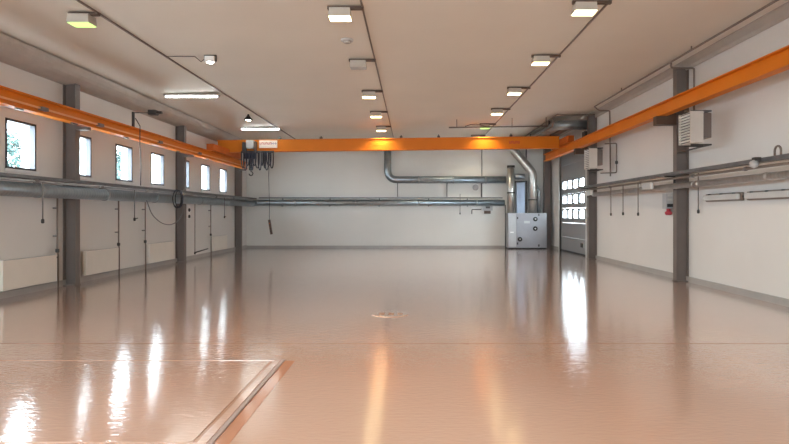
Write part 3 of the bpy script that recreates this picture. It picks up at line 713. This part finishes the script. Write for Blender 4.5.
# pipe along the ceiling edge on the right, with its drops
t = thing('overhead_pipe', (5.9, 12, EYE + 3.44), 'thin dark pipe along the ceiling edge above the right wall', 'pipe')
z = EYE + 3.445
MB().tube([(5.90, -5, z), (5.90, 18.4, z), (6.06, 18.4, z - 0.12), (6.40, 18.4, z - 0.13), (6.42, 18.4, EYE + 1.2)], 0.022, 8, 0.05).build('pipe', M['pipe'], t)
for y in (4, 8, 12, 16): MB().box(5.888, 5.912, y, y + 0.02, z, ceil_z(5.9) + 0.002).build('hanger_rod', M['pipe'], t)
t = thing('heater_pipe', (6.3, 12.9, EYE + 2.2), 'thin dark pipe bent over the near right column down to the heater', 'pipe')
MB().tube([(5.90, 12.95, z - 0.024), (5.90, 12.95, z - 0.14), (6.42, 12.95, z - 0.14), (6.42, 12.95, EYE + 2.1), (6.2, 12.5, EYE + 2.1)], 0.022, 8, 0.05).build('pipe', M['pipe'], t)
t = thing('heater_valve_pipe', (6.42, 17.9, EYE + 1.3), 'thin dark vertical pipe with a valve beside the far fan heater', 'pipe')
MB().tube([(6.1, 18.0, EYE + 2.2), (6.42, 17.85, EYE + 2.2), (6.42, 17.85, EYE + 1.28), (6.0, 18.1, EYE + 1.28)], 0.02, 8, 0.05).build('pipe', M['pipe'], t)
MB().lathe((6.42, 17.85, EYE + 1.55), [(0.03, 0), (0.045, 0.02), (0.045, 0.08), (0.03, 0.1)], (0, 0, 1), 10).build('valve', M['dark'], t)

# ducts above the door
t = thing('overhead_duct', (5.2, 22, EYE + 3.1), 'grey round duct high above the door with a bend to the wall', 'duct')
MB().tube([(5.22, YB - 0.05, EYE + 3.16), (5.22, 20.35, EYE + 3.16), (6.40, 20.35, EYE + 3.16)], 0.17, 18, 0.4).build('pipe', M['galvY'], t)
for y in (21.2, 24.0): MB().cyl((5.22, y, EYE + 3.16), (5.22, y + 0.07, EYE + 3.16), 0.185, 18).build('collar', M['galv'], t)
for y in (21.6, 25.0): MB().box(5.19, 5.25, y, y + 0.03, EYE + 3.30, ceil_z(5.22) + 0.002).build('hanger_rod', M['dark'], t)
t = thing('overhead_duct', (5.7, 22, EYE + 2.95), 'dark rectangular duct beside the round one above the door', 'duct')
MB().box(5.48, 5.72, 20.6, YB - 0.03, EYE + 3.05, EYE + 3.30, 0.01).build('body', M['pipeg'], t)
for y in (20.6, 22.4, 24.2): MB().box(5.46, 5.74, y, y + 0.05, EYE + 3.03, EYE + 3.32).build('flange', M['dark'], t)
t = thing('door_pipe', (5.0, 22, EYE + 3.42), 'thin dark pipes under the ceiling over the door', 'pipe')
MB().tube([(5.04, YB - 0.05, EYE + 3.42), (5.04, 19.75, EYE + 3.42), (6.35, 19.75, EYE + 3.42)], 0.028, 8, 0.1).build('pipe', M['pipe'], t)
MB().tube([(5.0, YB - 0.05, EYE + 3.09), (5.0, 20.15, EYE + 3.09), (5.0, 20.15, EYE + 3.38)], 0.024, 8, 0.1).build('branch_pipe', M['pipe'], t)
# motor unit of the door on the near jamb
t = thing('door_motor', (6.35, 20.6, EYE + 2.3), 'dark door motor box above the door beside the far right column', 'door motor')
MB().box(6.16, 6.44, 20.30, 20.62, EYE + 2.55, EYE + 2.94, 0.02).build('body', M['dark'], t)
MB().box(6.20, 6.40, 20.30, 20.62, EYE + 2.35, EYE + 2.55, 0.01).build('gearbox', M['brown'], t)
# white guide track at the near side of the door
t = thing('door_guide_track', (6.36, 20.85, 0), 'pale vertical guide track at the near side of the grey door', 'door track')
MB().box(6.405, 6.47, 20.76, 20.92, 0.0, EYE + 2.35, 0.01).build('track', M['greyl'], t)
MB().box(6.36, 6.404, 20.78, 20.88, 1.2, 1.42).build('control_box', M['white'], t)

# ================================================================== VENTILATION UNIT IN THE CORNER
UX0, UX1, UY0, UY1, UH = 4.36, 6.12, 25.75, 26.50, 1.62
u = thing('ventilation_unit', ((UX0 + UX1) / 2, 26.1, 0), 'grey ventilation unit with black round knobs standing in the far right corner', 'ventilation unit')
MB().box(UX0, UX1, UY0, UY1, 0.05, UH, 0.012).build('cabinet', M['grey'], u)
MB().box(UX0 + 0.03, UX1 - 0.03, UY0 + 0.04, UY1 - 0.02, 0.0, 0.05).build('plinth', M['black'], u)
MB().box(UX0 + 0.02, UX0 + 0.37, UY0 - 0.012, UY0 - 0.001, 0.10, UH - 0.03, 0.004).build('side_panel', M['greyl'], u)
fp = MB().box(UX0 + 0.39, UX1 - 0.03, UY0 - 0.012, UY0 - 0.001, 0.10, UH - 0.03, 0.004).build('front_panel', M['grey'], u)
def px2(x, y, Y=25.73): return ((x - 411.5) * Y / 570, EYE + (213.5 - y) * Y / 570)
for (px, py) in ((535.4, 219.0), (535.3, 228.6), (520.0, 239.2)):
    x, z = px2(px, py)
    k = MB().lathe((x, UY0 - 0.012, z), [(0.105, 0), (0.105, 0.02), (0.075, 0.035)], (0, -1, 0), 20).build('knob', M['black'], u)
    MB().lathe((x, UY0 - 0.047, z), [(0.035, 0), (0.03, 0.012)], (0, -1, 0), 12).build('knob_cap', M['diff'], k)
for (px, py) in ((517.5, 218), (517.5, 243.5), (538.8, 214.8), (538.8, 245.5)):
    x, z = px2(px, py)
    MB().box(x - 0.03, x + 0.03, UY0 - 0.03, UY0 - 0.012, z - 0.05, z + 0.05).build('hinge', M['dark'], u)
x, z = px2(527, 222)
MB().box(x - 0.13, x + 0.13, UY0 - 0.016, UY0 - 0.012, z - 0.06, z + 0.05).build('label_plate', M['greyl'], u)
MB().box(UX0 + 0.10, UX0 + 0.25, UY0 - 0.05, UY0 - 0.012, 0.72, 0.78).build('handle', M['white'], u)

def vduct(name, path, r, label, mat='galvZ', fil=0.25, rings=()):
    t = thing('vent_pipe', path[0], label, 'duct', 'upright ducts on the ventilation unit')
    MB().tube(path, r, 18, fil).build('pipe', M[mat], t)
    for p, q in rings: MB().cyl(p, q, r + 0.015, 18).build('collar', M['dark'], t)
    return t
VY = 26.15
vduct('vent', [(4.56, VY, UH + 0.003), (4.56, VY, 3.72)], 0.165, 'silver upright duct on the left side of the ventilation unit', 'galvZ', 0, [((4.56, VY, 2.52), (4.56, VY, 2.58)), ((4.56, VY, 3.70), (4.56, VY, 3.80))])
vduct('vent', [(5.53, VY - 0.15, UH + 0.003), (5.53, VY - 0.15, 3.45), (4.66, VY - 0.05, 4.52), (4.66, VY - 0.05, 4.85)], 0.195, 'silver upright duct on the ventilation unit that bends left up to the girder', 'galvZ', 0.16, [((5.53, VY - 0.15, 2.2), (5.53, VY - 0.15, 2.24))])
vduct('vent', [(5.86, VY + 0.05, UH + 0.003), (5.86, VY + 0.05, 2.62), (5.55, VY + 0.22, 3.2)], 0.085, 'slim grey duct at the right side of the ventilation unit', 'galv', 0.1)
t = thing('duct_box', (5.03, VY, UH + 0.3), 'blue-grey rectangular duct box between the two silver upright ducts', 'duct')
MB().box(4.80, 5.17, VY - 0.16, VY + 0.2, UH + 0.003, 3.02, 0.01).build('box', M['bluep'], t)
MB().box(4.78, 5.19, VY - 0.18, VY + 0.22, 3.02, 3.09).build('flange', M['dark'], t)
MB().box(5.20, 5.30, VY - 0.05, VY + 0.2, UH + 0.003, 3.1).build('side_channel', M['dark'], t)
t = thing('vent_pipe', (4.9, VY + 0.1, 3.2), 'short horizontal duct piece joining the silver upright ducts', 'duct')
MB().tube([(4.74, VY + 0.05, 3.3), (5.2, VY + 0.05, 3.3)], 0.13, 16).build('pipe', M['galvX'], t)
tag(MB().box(5.28, 5.34, 26.34, 26.40, 3.55, 4.9).build('wall_pipe', M['pipeg'], None, (5.3, 26.37, 3.5)), 'grey vertical pipe behind the bent silver duct', 'pipe')
tag(MB().cyl((4.28, 26.0, 0.0), (4.28, 26.0, 2.0), 0.02, 8).build('drain_pipe', M['dark'], None, (4.28, 26.0, 0)), 'thin dark upright pipe at the left side of the ventilation unit', 'pipe')

# back wall bits
def at_back(x, y, Y=YB): return ((x - 411.5) * Y / 570, EYE + (213.5 - y) * Y / 570)
x, z = at_back(487.5, 208)
t = thing('socket_panel', (x, YB, z - 0.25), 'grey socket box with a brown foot on the back wall below the duct', 'socket box')
MB().box(x - 0.22, x + 0.22, YB - 0.14, YB, z - 0.12, z + 0.09, 0.01).build('box', M['greyl'], t)
MB().box(x - 0.17, x + 0.13, YB - 0.15, YB - 0.02, z - 0.27, z - 0.125, 0.01).build('outlet', M['brown'], t)
MB().box(x - 0.10, x + 0.10, YB - 0.15, YB - 0.138, z - 0.02, z + 0.07).build('label_plate', M['dark'], t)
x, z = at_back(459.3, 214)
drop(x, YB - 0.42, EYE + 0.9, z, 'short grey air drop on the back wall left of the socket box', 0, 'pipeg')
x, z = at_back(471.7, 214); x2, z2 = at_back(481, 209.5)
t = thing('pipe_elbow', (x, YB - 0.1, z), 'small dark bent pipe on the back wall beside the socket box', 'pipe')
MB().tube([(x2, YB - 0.06, z2), (x, YB - 0.06, z2), (x, YB - 0.06, z)], 0.018, 8, 0.05).build('pipe', M['dark'], t)
x, z = at_back(481.7, 150)
tag(MB().cyl((x, YB - 0.05, EYE + 0.75), (x, YB - 0.05, 4.95), 0.02, 8).build('wall_conduit', M['pipeg'], None, (x, YB - 0.05, 2.3)), 'thin grey vertical conduit on the back wall above the socket box', 'conduit')
x, z = at_back(475.5, 187.5)
tag(MB().lathe((x, YB - 0.002, z), [(0.14, 0), (0.14, 0.03), (0.10, 0.05)], (0, -1, 0), 18).build('wall_vent', M['greyl'], None, (x, YB, z)), 'round grey vent cap on the back wall between the two ducts', 'vent')

# ================================================================== FLOOR FITTINGS
# inspection pit cover with its steel frame, lower left
PX1, PY0, PY1 = -1.50, 3.98, 6.16
t = thing('pit_cover', (-4.4, 5.0, 0), 'large painted pit cover with a raised edge frame in the floor, lower left', 'pit cover')
MB().box(-7.0, PX1 - 0.03, PY0, PY1, 0.0, 0.006).build('cover_plate', M['floor'], t)
MB().box(PX1 + 0.012, PX1 + 0.085, PY0 - 0.05, PY1 + 0.06, 0, 0.014, 0.004).box(-7.0, PX1 + 0.012, PY1 + 0.012, PY1 + 0.05, 0, 0.010, 0.003).build('edge_frame', M['floor'], t)
MB().box(PX1 + 0.0855, PX1 + 0.125, PY0 - 0.05, PY1 + 0.05, 0, 0.012, 0.004).build('angle_rail', M['rail'], t)
MB().box(PX1 + 0.1255, PX1 + 0.235, PY0 - 0.05, PY1 + 0.03, 0, 0.002).build('border_band', M['pitband'], t)  # darker brown band beside the angle rail
MB().box(PX1 - 0.03, PX1 + 0.012, PY0, PY1 + 0.012, 0, 0.002).box(-7.0, PX1, PY1, PY1 + 0.012, 0, 0.002).build('groove', M['joint'], t)
# floor drain
fx, fy = (390 - 411.5) * 9.05 / 570, 9.05
t = thing('floor_drain', (fx, fy, 0), 'round floor drain with two slots in the middle of the floor', 'floor drain')
MB().lathe((fx, fy, 0.0), [(0.30, 0.0), (0.29, 0.006), (0.24, 0.007)], (0, 0, 1), 32).build('rim', M['floor'], t)
for dx in (-0.13, 0.02, 0.16): MB().box(fx + dx - 0.045, fx + dx + 0.045, fy - 0.11, fy + 0.11, 0.007, 0.009).build('slot', M['joint'], t)

# ================================================================== LIGHT AND CAMERA
w = bpy.data.worlds.new('sky'); bpy.context.scene.world = w; w.use_nodes = True
nt = w.node_tree; bg = nt.nodes['Background']
tc = nt.nodes.new('ShaderNodeTexCoord'); nz = nt.nodes.new('ShaderNodeTexNoise'); nz.inputs['Scale'].default_value = 3.0
rp = nt.nodes.new('ShaderNodeValToRGB')
rp.color_ramp.elements[0].color = (0.72, 0.86, 1.0, 1); rp.color_ramp.elements[1].color = (0.95, 0.98, 1.0, 1)
nt.links.new(tc.outputs['Generated'], nz.inputs['Vector']); nt.links.new(nz.outputs['Fac'], rp.inputs['Fac']); nt.links.new(rp.outputs['Color'], bg.inputs['Color'])
bg.inputs['Strength'].default_value = 15.5

def portal(loc, rot, sx, sy):
    l = bpy.data.lights.new('window_portal', 'AREA'); l.shape = 'RECTANGLE'; l.size = sx; l.size_y = sy
    l.cycles.is_portal = True
    o = bpy.data.objects.new('window_portal', l); o.location = loc; o.rotation_euler = rot; COL.objects.link(o)
for y in win_y: portal((XL - 0.2, y, (WIN_Z0 + WIN_Z1) / 2), (0, -PI / 2, 0), WIN_Z1 - WIN_Z0, WIN_W)
for a, b in ADDED_REAR_WINDOWS: portal(((a + b) / 2, YR - 0.2, (RZ0 + RZ1) / 2), (PI / 2, 0, 0), b - a, RZ1 - RZ0)
portal((XR + 0.2, (DY0 + DY1) / 2, 2.1), (0, PI / 2, 0), 2.2, 3.4)

cam = bpy.data.cameras.new('camera'); co = bpy.data.objects.new('camera', cam); COL.objects.link(co)
co.location = (0, 0, EYE); co.rotation_euler = (PI / 2, 0, 0)
cam.sensor_width = 36; cam.lens = 36 * 570 / 789
cam.shift_x = -17.0 / 789; cam.shift_y = -8.5 / 789
cam.clip_end = 400
sc = bpy.context.scene
sc.camera = co
vs = sc.view_settings
vs.view_transform = 'Standard'; vs.look = 'None'; vs.gamma = 1.0; vs.use_curve_mapping = False
vs.exposure = 1.2
sc.cycles.max_bounces = 10; sc.cycles.diffuse_bounces = 6
sc.cycles.sample_clamp_indirect = 8.0
